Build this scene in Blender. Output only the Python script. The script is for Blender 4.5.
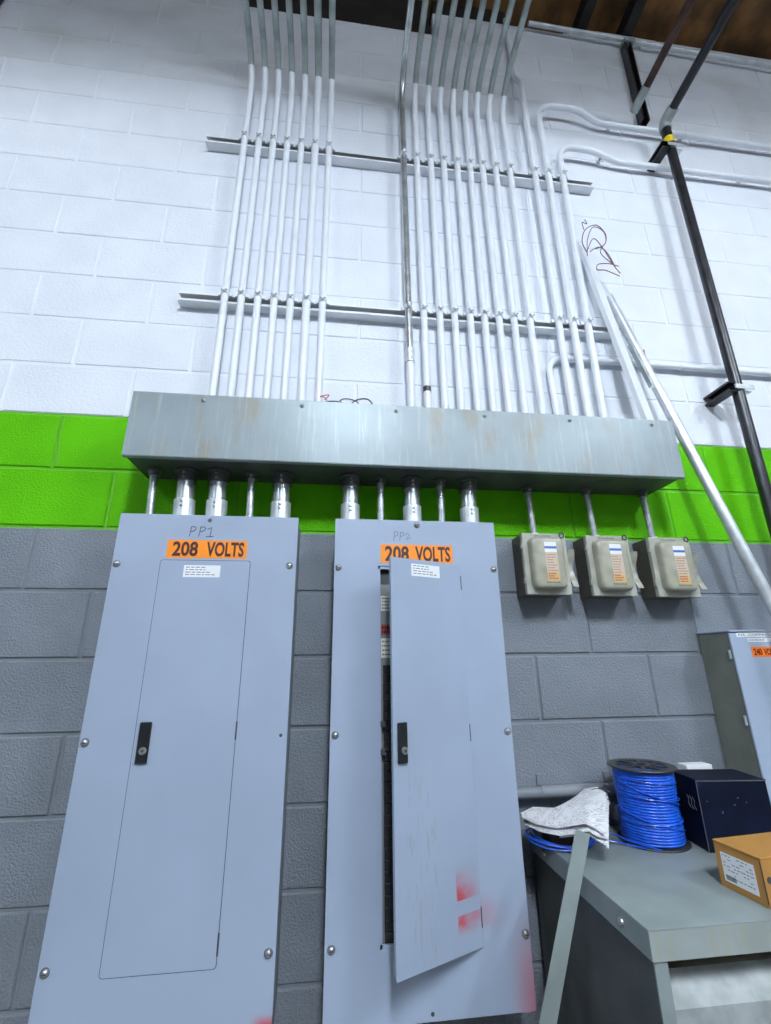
import bpy, bmesh, math, random
from mathutils import Vector, Matrix
random.seed(7)
S = bpy.context.scene
for o in list(bpy.data.objects): bpy.data.objects.remove(o)
COL = S.collection
R = math.radians

# ------------------------------------------------------------------ camera, world, exposure
cd = bpy.data.cameras.new('camera'); cam = bpy.data.objects.new('camera', cd); COL.objects.link(cam)
cd.sensor_fit = 'VERTICAL'; cd.sensor_height = 24.0; cd.lens = 449.92 / 1024 * 24.0; cd.clip_start = 0.01
cam.location = (1.14475, -1.50871, 1.61467)
cam.rotation_euler = (1.88795567, 0.00980796, -0.11942645)
S.camera = cam
W = bpy.data.worlds.new('world'); S.world = W; W.use_nodes = True
W.node_tree.nodes['Background'].inputs[0].default_value = (0.75, 0.86, 1.0, 1)
W.node_tree.nodes['Background'].inputs[1].default_value = 0.25
S.view_settings.view_transform = 'Standard'; S.view_settings.look = 'None'
S.view_settings.gamma = 1.0; S.view_settings.use_curve_mapping = False
S.view_settings.exposure = 0.0
LAMP_MAIN = 560.0      # emission of the hooded tubes near the wall
LAMP_FAR = 80.0       # emission of the bare tubes further back in the hall
LAMP_COL = (0.80, 0.895, 1.0)

# ------------------------------------------------------------------ materials
def nodes(name):
    m = bpy.data.materials.new(name); m.use_nodes = True
    nt = m.node_tree; b = nt.nodes['Principled BSDF']
    return m, nt, b
def setv(sock, v): sock.default_value = v
def rgba(c): return (c[0], c[1], c[2], 1)
def texco(nt, world=False, scale=(1, 1, 1)):
    if world: out = nt.nodes.new('ShaderNodeNewGeometry').outputs['Position']
    else: out = nt.nodes.new('ShaderNodeTexCoord').outputs['Object']
    mp = nt.nodes.new('ShaderNodeMapping'); mp.inputs['Scale'].default_value = scale
    nt.links.new(out, mp.inputs['Vector']); return mp.outputs['Vector']
def noise(nt, vec, scale, detail=3, rough=.5):
    n = nt.nodes.new('ShaderNodeTexNoise'); n.inputs['Scale'].default_value = scale
    n.inputs['Detail'].default_value = detail; n.inputs['Roughness'].default_value = rough
    nt.links.new(vec, n.inputs['Vector']); return n.outputs['Fac']
def ss(nt, val, a, b, lo=0.0, hi=1.0):
    m = nt.nodes.new('ShaderNodeMapRange'); m.interpolation_type = 'SMOOTHSTEP'
    for i, v in zip((1, 2, 3, 4), (a, b, lo, hi)): m.inputs[i].default_value = v
    nt.links.new(val, m.inputs[0]); return m.outputs[0]
def mul(nt, a, b, op='MULTIPLY'):
    m = nt.nodes.new('ShaderNodeMath'); m.operation = op; m.use_clamp = True
    for i, v in enumerate((a, b)):
        if isinstance(v, (int, float)): m.inputs[i].default_value = v
        else: nt.links.new(v, m.inputs[i])
    return m.outputs[0]
def mix(nt, fac, a, b):
    m = nt.nodes.new('ShaderNodeMix'); m.data_type = 'RGBA'
    if isinstance(fac, (int, float)): m.inputs[0].default_value = fac
    else: nt.links.new(fac, m.inputs[0])
    for i, v in ((6, a), (7, b)):
        if isinstance(v, tuple): m.inputs[i].default_value = rgba(v)
        else: nt.links.new(v, m.inputs[i])
    return m.outputs[2]
def xyz(nt, vec):
    s = nt.nodes.new('ShaderNodeSeparateXYZ'); nt.links.new(vec, s.inputs[0]); return s.outputs
def bump(nt, b, height, strength, dist):
    n = nt.nodes.new('ShaderNodeBump'); n.inputs['Strength'].default_value = strength; n.inputs['Distance'].default_value = dist
    nt.links.new(height, n.inputs['Height']); nt.links.new(n.outputs[0], b.inputs['Normal'])
def M(name, col, rough=.5, metal=0.0, var=.08, vscale=9, bmp=0, bscale=80, bdist=.002, spec=.5, world=False, vs=(1, 1, 1)):
    m, nt, b = nodes(name)
    v = texco(nt, world, vs); f = ss(nt, noise(nt, v, vscale), .3, .7)
    c = mix(nt, f, tuple(x * (1 - var) for x in col), tuple(min(1, x * (1 + var)) for x in col))
    nt.links.new(c, b.inputs['Base Color'])
    b.inputs['Roughness'].default_value = rough; b.inputs['Metallic'].default_value = metal
    b.inputs['Specular IOR Level'].default_value = spec
    if bmp: bump(nt, b, noise(nt, texco(nt, world), bscale, 4, .6), bmp, bdist)
    m['c'] = 1
    return m
def tint(m, colour, facfn):
    """mix another colour over the base colour with a mask from facfn(nt)"""
    nt = m.node_tree; b = nt.nodes['Principled BSDF']
    old = b.inputs['Base Color'].links[0].from_socket
    c = mix(nt, facfn(nt), old, colour); nt.links.new(c, b.inputs['Base Color']); return m

MT = {}
MT['white_block'] = M('painted_block_white', (.76, .79, .85), .62, var=.03, vscale=5, bmp=.6, bscale=95, bdist=.004, world=True, spec=.3)
MT['green_block'] = M('painted_block_green', (.115, .52, .001), .6, var=.06, vscale=6, bmp=1.0, bscale=150, bdist=.005, world=True, spec=.15)
MT['grey_block'] = M('painted_block_grey', (.225, .25, .285), .45, var=.08, vscale=6, bmp=1.0, bscale=150, bdist=.006, world=True, spec=.35)
MT['white_joint'] = M('painted_joint_white', (.77, .80, .85), .6, var=.03, bmp=.4, world=True)
MT['green_joint'] = M('painted_joint_green', (.125, .46, .004), .55, var=.06, bmp=.4, world=True)
MT['grey_joint'] = M('painted_joint_grey', (.20, .22, .245), .5, var=.08, bmp=.4, world=True)
def upper_tint(nt):   # patchy brownish tint on the uppermost courses
    n = noise(nt, texco(nt, True, (1.2, 1, 2.2)), 1.6, 4)
    z = xyz(nt, texco(nt, True))[2]
    return mul(nt, mul(nt, ss(nt, n, .45, .75), ss(nt, z, 4.22, 4.34)), .35)
tint(MT['white_block'], (.42, .40, .33), upper_tint)
MT['bare_block'] = M('bare_block', (.42, .41, .38), .8, bmp=.8, bscale=60, world=True)
MT['emt'] = M('galvanised_steel', (.70, .74, .77), .34, .55, var=.15, vscale=14)
MT['nipple'] = M('nipple_steel', (.66, .70, .72), .26, .78, var=.2, vscale=25)
MT['emt_dull'] = M('dull_galvanised_steel', (.40, .45, .44), .45, .5, var=.2, vscale=16)
MT['white_pipe'] = M('white_painted_pipe', (.80, .83, .88), .35, var=.03)
MT['strut'] = M('white_painted_channel', (.80, .82, .85), .4, var=.05)
MT['slot_dark'] = M('dark_slot', (.05, .055, .06), .7)
MT['screw'] = M('screw_metal', (.55, .55, .53), .3, .9)
MT['dark_fit'] = M('dark_fitting_metal', (.20, .205, .21), .35, .8)
MT['black_pipe'] = M('black_iron', (.026, .027, .031), .33, .35, var=.3, vscale=20)
MT['tape'] = M('black_tape', (.012, .012, .014), .35)
MT['yellow'] = M('yellow_band', (.75, .55, .01), .5)
MT['rust_pipe'] = M('rusty_brown_pipe', (.055, .026, .02), .6, .2, var=.5, vscale=12)
MT['orange'] = M('orange_sticker', (.95, .28, .008), .5, var=.03)
MT['orange_red'] = M('deep_orange_sticker', (.95, .19, .01), .5, var=.03)
MT['ink'] = M('black_ink', (.018, .01, .012), .5)
MT['brown_ink'] = M('dark_brown_lettering', (.045, .008, .010), .5)
MT['paper'] = M('white_label_paper', (.82, .83, .85), .5, var=.02)
MT['print'] = M('grey_print', (.13, .135, .15), .6)
MT['black_plastic'] = M('black_plastic', (.012, .014, .015), .35)
MT['dead'] = M('deadfront_grey', (.20, .22, .23), .5)
MT['breaker'] = M('breaker_black', (.02, .02, .022), .45)
MT['red_label'] = M('red_label', (.45, .06, .04), .5)
MT['cream'] = M('cream_label', (.70, .70, .60), .5)
MT['blue_band'] = M('blue_label_band', (.06, .13, .48), .5)
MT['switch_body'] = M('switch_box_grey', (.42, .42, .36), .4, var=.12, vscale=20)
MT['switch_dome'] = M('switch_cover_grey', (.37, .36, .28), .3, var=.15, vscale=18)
MT['switch_side_shade'] = M('switch_side_shaded_grey', (.075, .072, .05), .5, var=.2)  # enclosure sides: shade worked into a much darker grey than the cover
MT['lever'] = M('lever_plate', (.38, .37, .31), .4, .2, var=.25, vscale=30)
MT['cab_door'] = M('cabinet_door_blue_grey', (.36, .43, .55), .4, var=.04)
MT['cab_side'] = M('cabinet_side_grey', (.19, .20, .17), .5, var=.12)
MT['trans'] = M('transformer_grey', (.235, .275, .27), .38, var=.12, vscale=7, bmp=.05, bscale=30)
MT['trans_in'] = M('transformer_inner', (.17, .15, .105), .6, var=.35)
MT['trans_shade'] = M('transformer_side_shaded', (.06, .068, .065), .5, var=.2)  # side panels: shade put into a near-black grey; base rails share it
MT['louver'] = M('louver_plate', (.33, .355, .35), .45, var=.2, vscale=20)
MT['blue_wire'] = M('blue_wire_insulation', (.012, .10, .62), .3, var=.15, vscale=40)
MT['spool_black'] = M('spool_black_plastic', (.03, .03, .03), .4)
MT['navy'] = M('navy_carton', (.002, .0045, .017), .5, var=.35, vscale=14, spec=.2)
MT['carton'] = M('brown_carton', (.44, .215, .048), .6, var=.08, vscale=8)
MT['newsprint'] = M('newsprint', (.74, .74, .76), .7, var=.02)
MT['flat_bar'] = M('steel_bar_grey', (.24, .285, .275), .4, .2, var=.1)
MT['wire_brown'] = M('wire_red_brown', (.20, .06, .06), .5)
MT['wire_purple'] = M('wire_purple', (.13, .08, .16), .5)
MT['wire_black'] = M('wire_black', (.02, .02, .03), .4)
MT['wire_pink'] = M('wire_pink', (.55, .15, .13), .5)
MT['concrete'] = M('floor_concrete', (.16, .16, .157), .5, var=.15, vscale=2, bmp=.1, bscale=30)
MT['hall_wall'] = M('hall_wall_paint', (.30, .31, .32), .7, var=.04)
MT['deck'] = M('roof_deck_brown', (.20, .095, .03), .8, var=.6, vscale=5, bmp=.5, bscale=20, bdist=.01)
MT['roof_steel'] = M('roof_steel_dark', (.025, .023, .022), .6, .3, var=.3)
MT['hood'] = M('lamp_hood_white', (.75, .75, .75), .4)
MT['red_mark'] = M('red_mark', (.5, .03, .05), .5)
# gutter: grey-green with vertical streaks and rusty drips
g = MT['gutter'] = M('gutter_grey', (.25, .30, .318), .42, .15, var=.08, vscale=6)
tint(g, (.50, .52, .50), lambda nt: mul(nt, ss(nt, noise(nt, texco(nt, False, (1, 1, .05)), 70, 4, .7), .5, .8), .45))
tint(g, (.28, .20, .09), lambda nt: mul(nt, ss(nt, noise(nt, texco(nt, False, (1, 1, .35)), 7, 5, .65), .52, .74), .6))
MT['gutter_shade'] = M('gutter_underside_shaded', (.065, .07, .062), .5, var=.3)  # trough body and clips: underside shade painted in as a darker grey
# lid lip of the transformer with drip marks
l = MT['trans_lip'] = M('transformer_lip', (.30, .34, .33), .42, var=.08)
tint(l, (.34, .33, .22), lambda nt: mul(nt, ss(nt, noise(nt, texco(nt, False, (1, 1, .06)), 90, 4, .7), .45, .7), .7))
def panel_mat(name):
    return M(name, (.345, .41, .525), .4, var=.05, vscale=3, bmp=.03, bscale=200, spec=.4)
MT['panel'] = panel_mat('panel_blue_grey')
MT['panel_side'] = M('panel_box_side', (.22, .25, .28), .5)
# red overspray on the covers (object coords: origin lower left of each panel, x right, z up)
def over_p2(nt):
    x, y, z = xyz(nt, texco(nt))
    a = mul(nt, mul(nt, ss(nt, x, .44, .515), ss(nt, z, .24, .02)), .6)
    b2 = mul(nt, mul(nt, mul(nt, ss(nt, x, .47, .39), ss(nt, x, .37, .385)), mul(nt, ss(nt, z, .15, .19), ss(nt, z, .25, .205))), .3)
    return mul(nt, a, b2, 'ADD')
MT['panel2'] = tint(panel_mat('panel_cover_with_red_overspray'), (.45, .03, .035), over_p2)
def over_p1(nt):
    x, y, z = xyz(nt, texco(nt))
    return mul(nt, mul(nt, ss(nt, x, .465, .50), ss(nt, z, .05, .02)), .9)
MT['panel1'] = tint(panel_mat('panel_cover_with_red_corner'), (.55, .02, .02), over_p1)
def over_door(nt):   # door coords: x 0 at free edge .. .252 hinge, z 0 at the bottom
    x, y, z = xyz(nt, texco(nt))
    n = noise(nt, texco(nt), 30, 3)
    edge = ss(nt, x, .176, .180)
    lowr = mul(nt, mul(nt, ss(nt, z, .030, .068), ss(nt, z, .079, .076)), ss(nt, x, .31, .17))
    up = mul(nt, mul(nt, ss(nt, z, .106, .109), ss(nt, z, .19, .105)), ss(nt, x, .275, .17))
    return mul(nt, mul(nt, edge, mul(nt, lowr, up, 'ADD')), ss(nt, n, .3, .65, .45, .95))
MT['door2'] = tint(panel_mat('door_with_red_overspray'), (.55, .022, .018), over_door)
tint(MT['door2'], (.30, .29, .25), lambda nt: mul(nt, mul(nt, ss(nt, noise(nt, texco(nt, False, (1, 1, .12)), 120, 3, .6), .52, .68), mul(nt, ss(nt, xyz(nt, texco(nt))[2], .5, .3), mul(nt, ss(nt, xyz(nt, texco(nt))[0], .02, .05), ss(nt, xyz(nt, texco(nt))[0], .14, .11)))), .4))
# printed newspaper
n_ = MT['newsprint']
tint(n_, (.34, .34, .37), lambda nt: mul(nt, mul(nt, ss(nt, noise(nt, texco(nt, False, (.12, 1, 1)), 420, 2), .48, .6), ss(nt, noise(nt, texco(nt), 26, 2), .42, .5)), .75))

def emit(name, col, strength):
    m, nt, b = nodes(name)
    b.inputs['Base Color'].default_value = (.8, .8, .8, 1)
    b.inputs['Emission Color'].default_value = rgba(col); b.inputs['Emission Strength'].default_value = strength
    return m
MT['tube_main'] = emit('lamp_tube', LAMP_COL, LAMP_MAIN)
MT['tube_left'] = emit('left_lamp_tube', LAMP_COL, LAMP_MAIN * .25)  # left lamp's tubes: weaker emission to keep that side dimmer
MT['tube_right'] = emit('right_lamp_tube', LAMP_COL, LAMP_MAIN * .55)  # right lamp's tubes: weaker emission than the middle lamp
MT['tube_far'] = emit('far_lamp_tube', LAMP_COL, LAMP_FAR)

# ------------------------------------------------------------------ mesh helpers
def a_box(bm, x0, x1, y0, y1, z0, z1, bev=0, seg=1, mat=None):
    r = bmesh.ops.create_cube(bm, size=1)
    vs = r['verts']
    bmesh.ops.scale(bm, vec=(abs(x1 - x0), abs(y1 - y0), abs(z1 - z0)), verts=vs)
    bmesh.ops.translate(bm, vec=((x0 + x1) / 2, (y0 + y1) / 2, (z0 + z1) / 2), verts=vs)
    if bev:
        es = list({e for v in vs for e in v.link_edges})
        bmesh.ops.bevel(bm, geom=es, offset=bev, segments=seg, affect='EDGES', profile=.5)
def frame_of(t):
    t = t.normalized(); up = Vector((0, 0, 1)) if abs(t.z) < .9 else Vector((0, 1, 0))
    a = t.cross(up).normalized(); return a, a.cross(t).normalized()
def a_tube(bm, pts, r, n=12, caps=True, hollow=False):
    pts = [Vector(p) for p in pts]; rings = []
    t0 = (pts[1] - pts[0]).normalized(); a, b = frame_of(t0); pt = t0
    for i, p in enumerate(pts):
        if i == 0: t = t0
        elif i == len(pts) - 1: t = (pts[i] - pts[i - 1]).normalized()
        else: t = ((pts[i + 1] - pts[i]).normalized() + (pts[i] - pts[i - 1]).normalized()).normalized()
        q = pt.rotation_difference(t); a = q @ a; b = q @ b; pt = t
        rr = r[i] if isinstance(r, (list, tuple)) else r
        rings.append([bm.verts.new(p + (a * math.cos(2 * math.pi * k / n) + b * math.sin(2 * math.pi * k / n)) * rr) for k in range(n)])
    for i in range(len(rings) - 1):
        for k in range(n):
            bm.faces.new((rings[i][k], rings[i][(k + 1) % n], rings[i + 1][(k + 1) % n], rings[i + 1][k]))
    if caps:
        bm.faces.new(rings[0][::-1]); bm.faces.new(rings[-1])
def fillet(pts, rad, n=7):
    pts = [Vector(p) for p in pts]; out = [pts[0]]
    for i in range(1, len(pts) - 1):
        a = (pts[i - 1] - pts[i]); b = (pts[i + 1] - pts[i])
        rr = rad[i - 1] if isinstance(rad, (list, tuple)) else rad
        ang = a.angle(b); d = min(rr / math.tan(ang / 2), a.length * .48, b.length * .48)
        p0 = pts[i] + a.normalized() * d; p1 = pts[i] + b.normalized() * d
        re = d * math.tan(ang / 2)
        cdir = (a.normalized() + b.normalized()).normalized(); c = pts[i] + cdir * (re / math.sin(ang / 2))
        v0 = p0 - c; v1 = p1 - c; ax = v0.cross(v1); tot = v0.angle(v1)
        for k in range(n + 1):
            out.append(c + Matrix.Rotation(tot * k / n, 3, ax.normalized()) @ v0)
    out.append(pts[-1]); return out
def a_lathe(bm, prof, org, axis=(0, 0, 1), n=16):
    org = Vector(org); ax = Vector(axis).normalized(); a, b = frame_of(ax); rings = []
    for r, h in prof:
        if r < 1e-6: rings.append([bm.verts.new(org + ax * h)])
        else: rings.append([bm.verts.new(org + ax * h + (a * math.cos(2 * math.pi * k / n) + b * math.sin(2 * math.pi * k / n)) * r) for k in range(n)])
    for i in range(len(rings) - 1):
        A, B = rings[i], rings[i + 1]
        for k in range(n):
            if len(A) == 1 and len(B) == 1: continue
            if len(A) == 1: bm.faces.new((A[0], B[k], B[(k + 1) % n]))
            elif len(B) == 1: bm.faces.new((A[k], B[0], A[(k + 1) % n]))
            else: bm.faces.new((A[k], B[k], B[(k + 1) % n], A[(k + 1) % n]))
def a_prism(bm, poly, depth, mtx=None):
    """poly: 2D points (u,v); extruded along w by depth; mapped by mtx from (u,v,w)"""
    mtx = mtx or Matrix.Identity(4)
    A = [bm.verts.new(mtx @ Vector((u, v, 0))) for u, v in poly]
    B = [bm.verts.new(mtx @ Vector((u, v, depth))) for u, v in poly]
    n = len(poly)
    bm.faces.new(A[::-1]); bm.faces.new(B)
    for i in range(n): bm.faces.new((A[i], A[(i + 1) % n], B[(i + 1) % n], B[i]))
def build(name, bm, mat, parent=None, shift=None, angle=35):
    bmesh.ops.recalc_face_normals(bm, faces=bm.faces[:])
    if shift is not None: bmesh.ops.translate(bm, vec=-Vector(shift), verts=bm.verts[:])
    me = bpy.data.meshes.new(name); bm.to_mesh(me); bm.free()
    me.materials.append(MT[mat] if isinstance(mat, str) else mat)
    for p in me.polygons: p.use_smooth = True
    me.set_sharp_from_angle(angle=R(angle))
    o = bpy.data.objects.new(name, me); COL.objects.link(o)
    if parent is not None: o.parent = parent
    return o
def root_loc(o):
    while o.parent is not None: o = o.parent
    return o.location
def part(name, bm, mat, parent, angle=35, local=False, label=None):
    o = build(name, bm, mat, parent, None if local else root_loc(parent), angle)
    if label: o['label'] = label
    return o
def thing(name, label, cat, loc=(0, 0, 0), group=None):
    o = bpy.data.objects.new(name, None); COL.objects.link(o); o.location = loc; o.empty_display_size = .05
    return tag(o, label, cat, group)
def tag(o, label, cat, group=None):
    o['label'] = label; o['category'] = cat
    if group: o['group'] = group
    return o
def struct(o): o['kind'] = 'structure'; return o
def solid(name, bm, mat, label, cat, loc, group=None, angle=35):
    o = build(name, bm, mat, None, loc, angle); o.location = loc
    return tag(o, label, cat, group)
def copy_tree(o, parent=None):
    c = o.copy(); COL.objects.link(c); c.parent = parent
    for ch in list(o.children): copy_tree(ch, c)
    return c
BM = bmesh.new
def text_bm(body, x0, x1, z0, z1, y, depth=.0004, bold=.0):
    """lettering facing -y fitted into the rectangle"""
    cu = bpy.data.curves.new('t', 'FONT'); cu.body = body; cu.size = 1; cu.offset = bold; cu.resolution_u = 3
    o = bpy.data.objects.new('t', cu); COL.objects.link(o)
    dg = bpy.context.evaluated_depsgraph_get()
    me = bpy.data.meshes.new_from_object(o.evaluated_get(dg))
    xs = [v.co.x for v in me.vertices]; ys = [v.co.y for v in me.vertices]
    ax, bx, ay, by = min(xs), max(xs), min(ys), max(ys)
    bm = bmesh.new(); bm.from_mesh(me)
    for v in bm.verts:
        u = (v.co.x - ax) / (bx - ax); w = (v.co.y - ay) / (by - ay)
        v.co = Vector((x0 + u * (x1 - x0), y, z0 + w * (z1 - z0)))
    r = bmesh.ops.extrude_face_region(bm, geom=bm.faces[:])
    bmesh.ops.translate(bm, vec=(0, -depth, 0), verts=[e for e in r['geom'] if isinstance(e, bmesh.types.BMVert)])
    bpy.data.objects.remove(o); bpy.data.curves.remove(cu); bpy.data.meshes.remove(me)
    return bm
def lines_bm(x0, x1, z0, z1, y, n, th=.0022, rnd=None, words=True):
    rnd = rnd or random.Random(3); bm = BM()
    for i in range(n):
        z = z1 - (i + .5) * (z1 - z0) / n; x = x0; end = x0 + (x1 - x0) * rnd.uniform(.6, 1)
        while x < end - .004:
            w = rnd.uniform(.006, .016) * (x1 - x0) / .09
            a_box(bm, x, min(x + w, end), y - .0003, y, z - th / 2, z + th / 2); x += w + .0035 * (x1 - x0) / .09
    return bm

# ------------------------------------------------------------------ the hall
CZ = .2032; Z0 = 2.032
ROOF_Z = 5.33; SL = math.tan(R(8))
bm = BM(); a_box(bm, -4, 8, -9, .2, -.1, 0); struct(build('floor', bm, 'concrete'))
bm = BM()
for x0, x1, y0, y1 in ((-4, 8, -9, .45),):
    vs = [bm.verts.new((x, y, ROOF_Z - y * SL + dz)) for dz in (0, .08) for x, y in ((x0, y0), (x1, y0), (x1, y1), (x0, y1))]
    for f in ((0, 1, 2, 3), (4, 5, 6, 7), (0, 1, 5, 4), (1, 2, 6, 5), (2, 3, 7, 6), (3, 0, 4, 7)): bm.faces.new([vs[i] for i in f])
ceil = struct(build('ceiling', bm, 'deck'))
for nm, b in (('wall_left', (-4.1, -4, -9, .2, 0, 6.7)), ('wall_right', (8, 8.1, -9, .2, 0, 6.7)), ('wall_front', (-4, 8, -9.1, -9, 0, 6.7))):
    bm = BM(); a_box(bm, *b); struct(build(nm, bm, 'hall_wall'))
# back wall: joints (recessed mortar) + every block in view as a piece of its own
JY = .0055
bm = BM()
a_box(bm, -4, 8, JY, .19, 0, Z0 - .005)
wall = struct(build('wall_back', bm, 'grey_joint'))
bm = BM(); a_box(bm, -4, 8, JY, .19, Z0 - .005, Z0 + 2 * CZ + .005); build('green_mortar', bm, 'green_joint', wall)
bm = BM()
TOPJ = Z0 + 14 * CZ
WY = .0030
a_box(bm, -4, 8, WY, .19, Z0 + 2 * CZ + .005, TOPJ)
a_box(bm, -4, .60, WY, .19, TOPJ, TOPJ + CZ * 1.3); a_box(bm, .60, 1.63, WY, .19, TOPJ, TOPJ + .05)
a_box(bm, 1.63, 2.45, WY, .19, TOPJ, TOPJ + CZ + .05); a_box(bm, 2.45, 8, WY, .19, TOPJ, TOPJ + CZ + .13)
build('white_mortar', bm, 'white_joint', wall)
BV = .0035; GAP = .0042
def block_into(bm, x0, x1, z0, z1, yo=0):
    F = [(x0 + BV, yo, z0 + BV), (x1 - BV, yo, z0 + BV), (x1 - BV, yo, z1 - BV), (x0 + BV, yo, z1 - BV)]
    O = [(x0, yo + .004, z0), (x1, yo + .004, z0), (x1, yo + .004, z1), (x0, yo + .004, z1)]
    B = [(x0, .02, z0), (x1, .02, z0), (x1, .02, z1), (x0, .02, z1)]
    vs = [[bm.verts.new(p) for p in L] for L in (F, O, B)]
    bm.faces.new(vs[0])
    for i in range(2):
        for k in range(4): bm.faces.new((vs[i][k], vs[i][(k + 1) % 4], vs[i + 1][(k + 1) % 4], vs[i + 1][k]))
proto = {}
def proto_mesh(m, w, h):
    key = (m, round(w, 4), round(h, 4))
    if key not in proto:
        b = BM(); block_into(b, GAP, w - GAP, GAP, h - GAP); o = build('block', b, m, None, None, 20)
        proto[key] = o.data; bpy.data.objects.remove(o)
    return proto[key]
rest = {'white_block': BM(), 'green_block': BM(), 'grey_block': BM()}
rb = random.Random(11)
for r in range(-16, 10):
    zt = Z0 - r * CZ; zb = zt - CZ
    m = 'grey_block' if r >= 0 else ('green_block' if r >= -2 else 'white_block')
    k = -r   # visible range of the course in the photograph (a little generous)
    xa = .10 - .048 * k - .25; xb = 2.84 + .0635 * k + .25
    sh = (0.010 if r % 2 else -.010) if r <= -4 else 0
    j = -20 if (r + 1) % 2 == 0 else -19
    while True:
        x0 = j * CZ + sh; x1 = x0 + 2 * CZ; j += 2
        if x0 > 7.6: break
        top = zt; segs = [(x0, x1)]
        if r == -15:      # the course that is broken away for the roof beam
            top = None
        if r <= -15:
            out = []
            cuts = [(-9, .60, TOPJ + CZ * 1.3), (.60, 1.63, TOPJ + .05), (1.63, 2.45, TOPJ + CZ + .05), (2.45, 9, TOPJ + CZ + .13)]
            for a, b, zz in cuts:
                s0, s1 = max(a, x0), min(b, x1); t = min(zt, zz + .004)
                if s1 - s0 > .03 and t - zb > .02: out.append((s0, s1, t))
        else: out = [(x0, x1, zt)]
        for s0, s1, t in out:
            yo = rb.uniform(-.0008, .0008)
            if -17 < r <= 6 and s1 > xa and s0 < xb:
                o = bpy.data.objects.new('block', proto_mesh(m, s1 - s0, t - zb)); COL.objects.link(o)
                o.parent = wall; o.location = (s0, yo, zb)
            elif s0 > -3.9:
                block_into(rest[m], s0 + GAP, s1 - GAP, zb + GAP, t - GAP, yo)
for m, b in rest.items():
    if len(b.verts): o = build('far_blocks', b, m, wall, None, 20); o['kind'] = 'stuff'
    else: b.free()
# mortar smear on the left green block
bm = BM(); a_tube(bm, [(.196, .001, 2.425), (.193, .0005, 2.36), (.205, .0005, 2.30), (.222, .001, 2.245)], .003, 6)
build('mortar_smear', bm, 'green_joint', wall)
bm = BM(); a_tube(bm, [(.209, .001, 2.425), (.206, .0005, 2.36), (.215, .0005, 2.30), (.226, .001, 2.25)], .003, 6)
build('mortar_smear', bm, 'green_joint', wall)

# roof steel
def slope_bar(name, x0, x1, drop, y0=-8.8, y1=.12, mat='roof_steel', top=.0):
    bm = BM(); vs = []
    for x in (x0, x1):
        for y in (y0, y1):
            zt = ROOF_Z - y * SL - top
            vs += [bm.verts.new((x, y, zt)), bm.verts.new((x, y, zt - drop))]
    # order: x0y0t,x0y0b,x0y1t,x0y1b,x1y0t,x1y0b,x1y1t,x1y1b
    for f in ((0, 1, 3, 2), (4, 5, 7, 6), (0, 1, 5, 4), (2, 3, 7, 6), (0, 2, 6, 4), (1, 3, 7, 5)): bm.faces.new([vs[i] for i in f])
    o = build(name, bm, mat, ceil, None); return o
for x in (-.6, 2.53, 2.82, 4.4): slope_bar('rafter', x, x + .06, .10)
bm = BM(); a_box(bm, -3.8, 1.62, .03, .18, TOPJ + .055, ROOF_Z - .03)
a_box(bm, 1.64, 2.08, .02, .18, TOPJ + CZ + .056, ROOF_Z - .03)
build('bearing_beam', bm, 'roof_steel', ceil)

# ------------------------------------------------------------------ lamps of the hall (hooded tubes near this wall, bare tubes further back)
def hood_lamp(x0, x1, y, z, lab, tubemat, hooded=True):
    cx = (x0 + x1) / 2
    t = thing('strip_light', lab, 'ceiling light', (cx, y, z), 'tube lamps of the hall')
    bm = BM()
    if hooded:
        hw, e = .30, .002     # half width of the reflector, lip just below the tube's centre line
        prof = [(-hw, -e), (-hw, .04), (-.09, .12), (.09, .12), (hw, .04), (hw, -e), (hw - .006, -e), (hw - .006, .036), (.087, .114), (-.087, .114), (-hw + .006, .036), (-hw + .006, -e)]
        mt = Matrix(((0, 0, 1, x0), (1, 0, 0, y), (0, 1, 0, z), (0, 0, 0, 1)))
        a_prism(bm, prof, x1 - x0, mt)
        a_box(bm, x0, x0 + .006, y - hw, y + hw, z, z + .04); a_box(bm, x1 - .006, x1, y - hw, y + hw, z, z + .04)
    else:
        a_box(bm, x0, x1, y - .06, y + .06, z + .03, z + .09, .01)
    part('housing', bm, 'hood', t)
    for dy in ((0,) if hooded else (-.035, .035)):
        bm = BM(); a_tube(bm, [(x0 + .03, y + dy, z), (x1 - .03, y + dy, z)], .019, 10); part('tube', bm, tubemat, t)
    for x in (x0 + .02, x1 - .02):
        bm = BM(); a_tube(bm, [(x, y, z + .09), (x, y, ROOF_Z - y * SL)], .004, 6); part('hanger', bm, 'emt', t)
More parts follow.
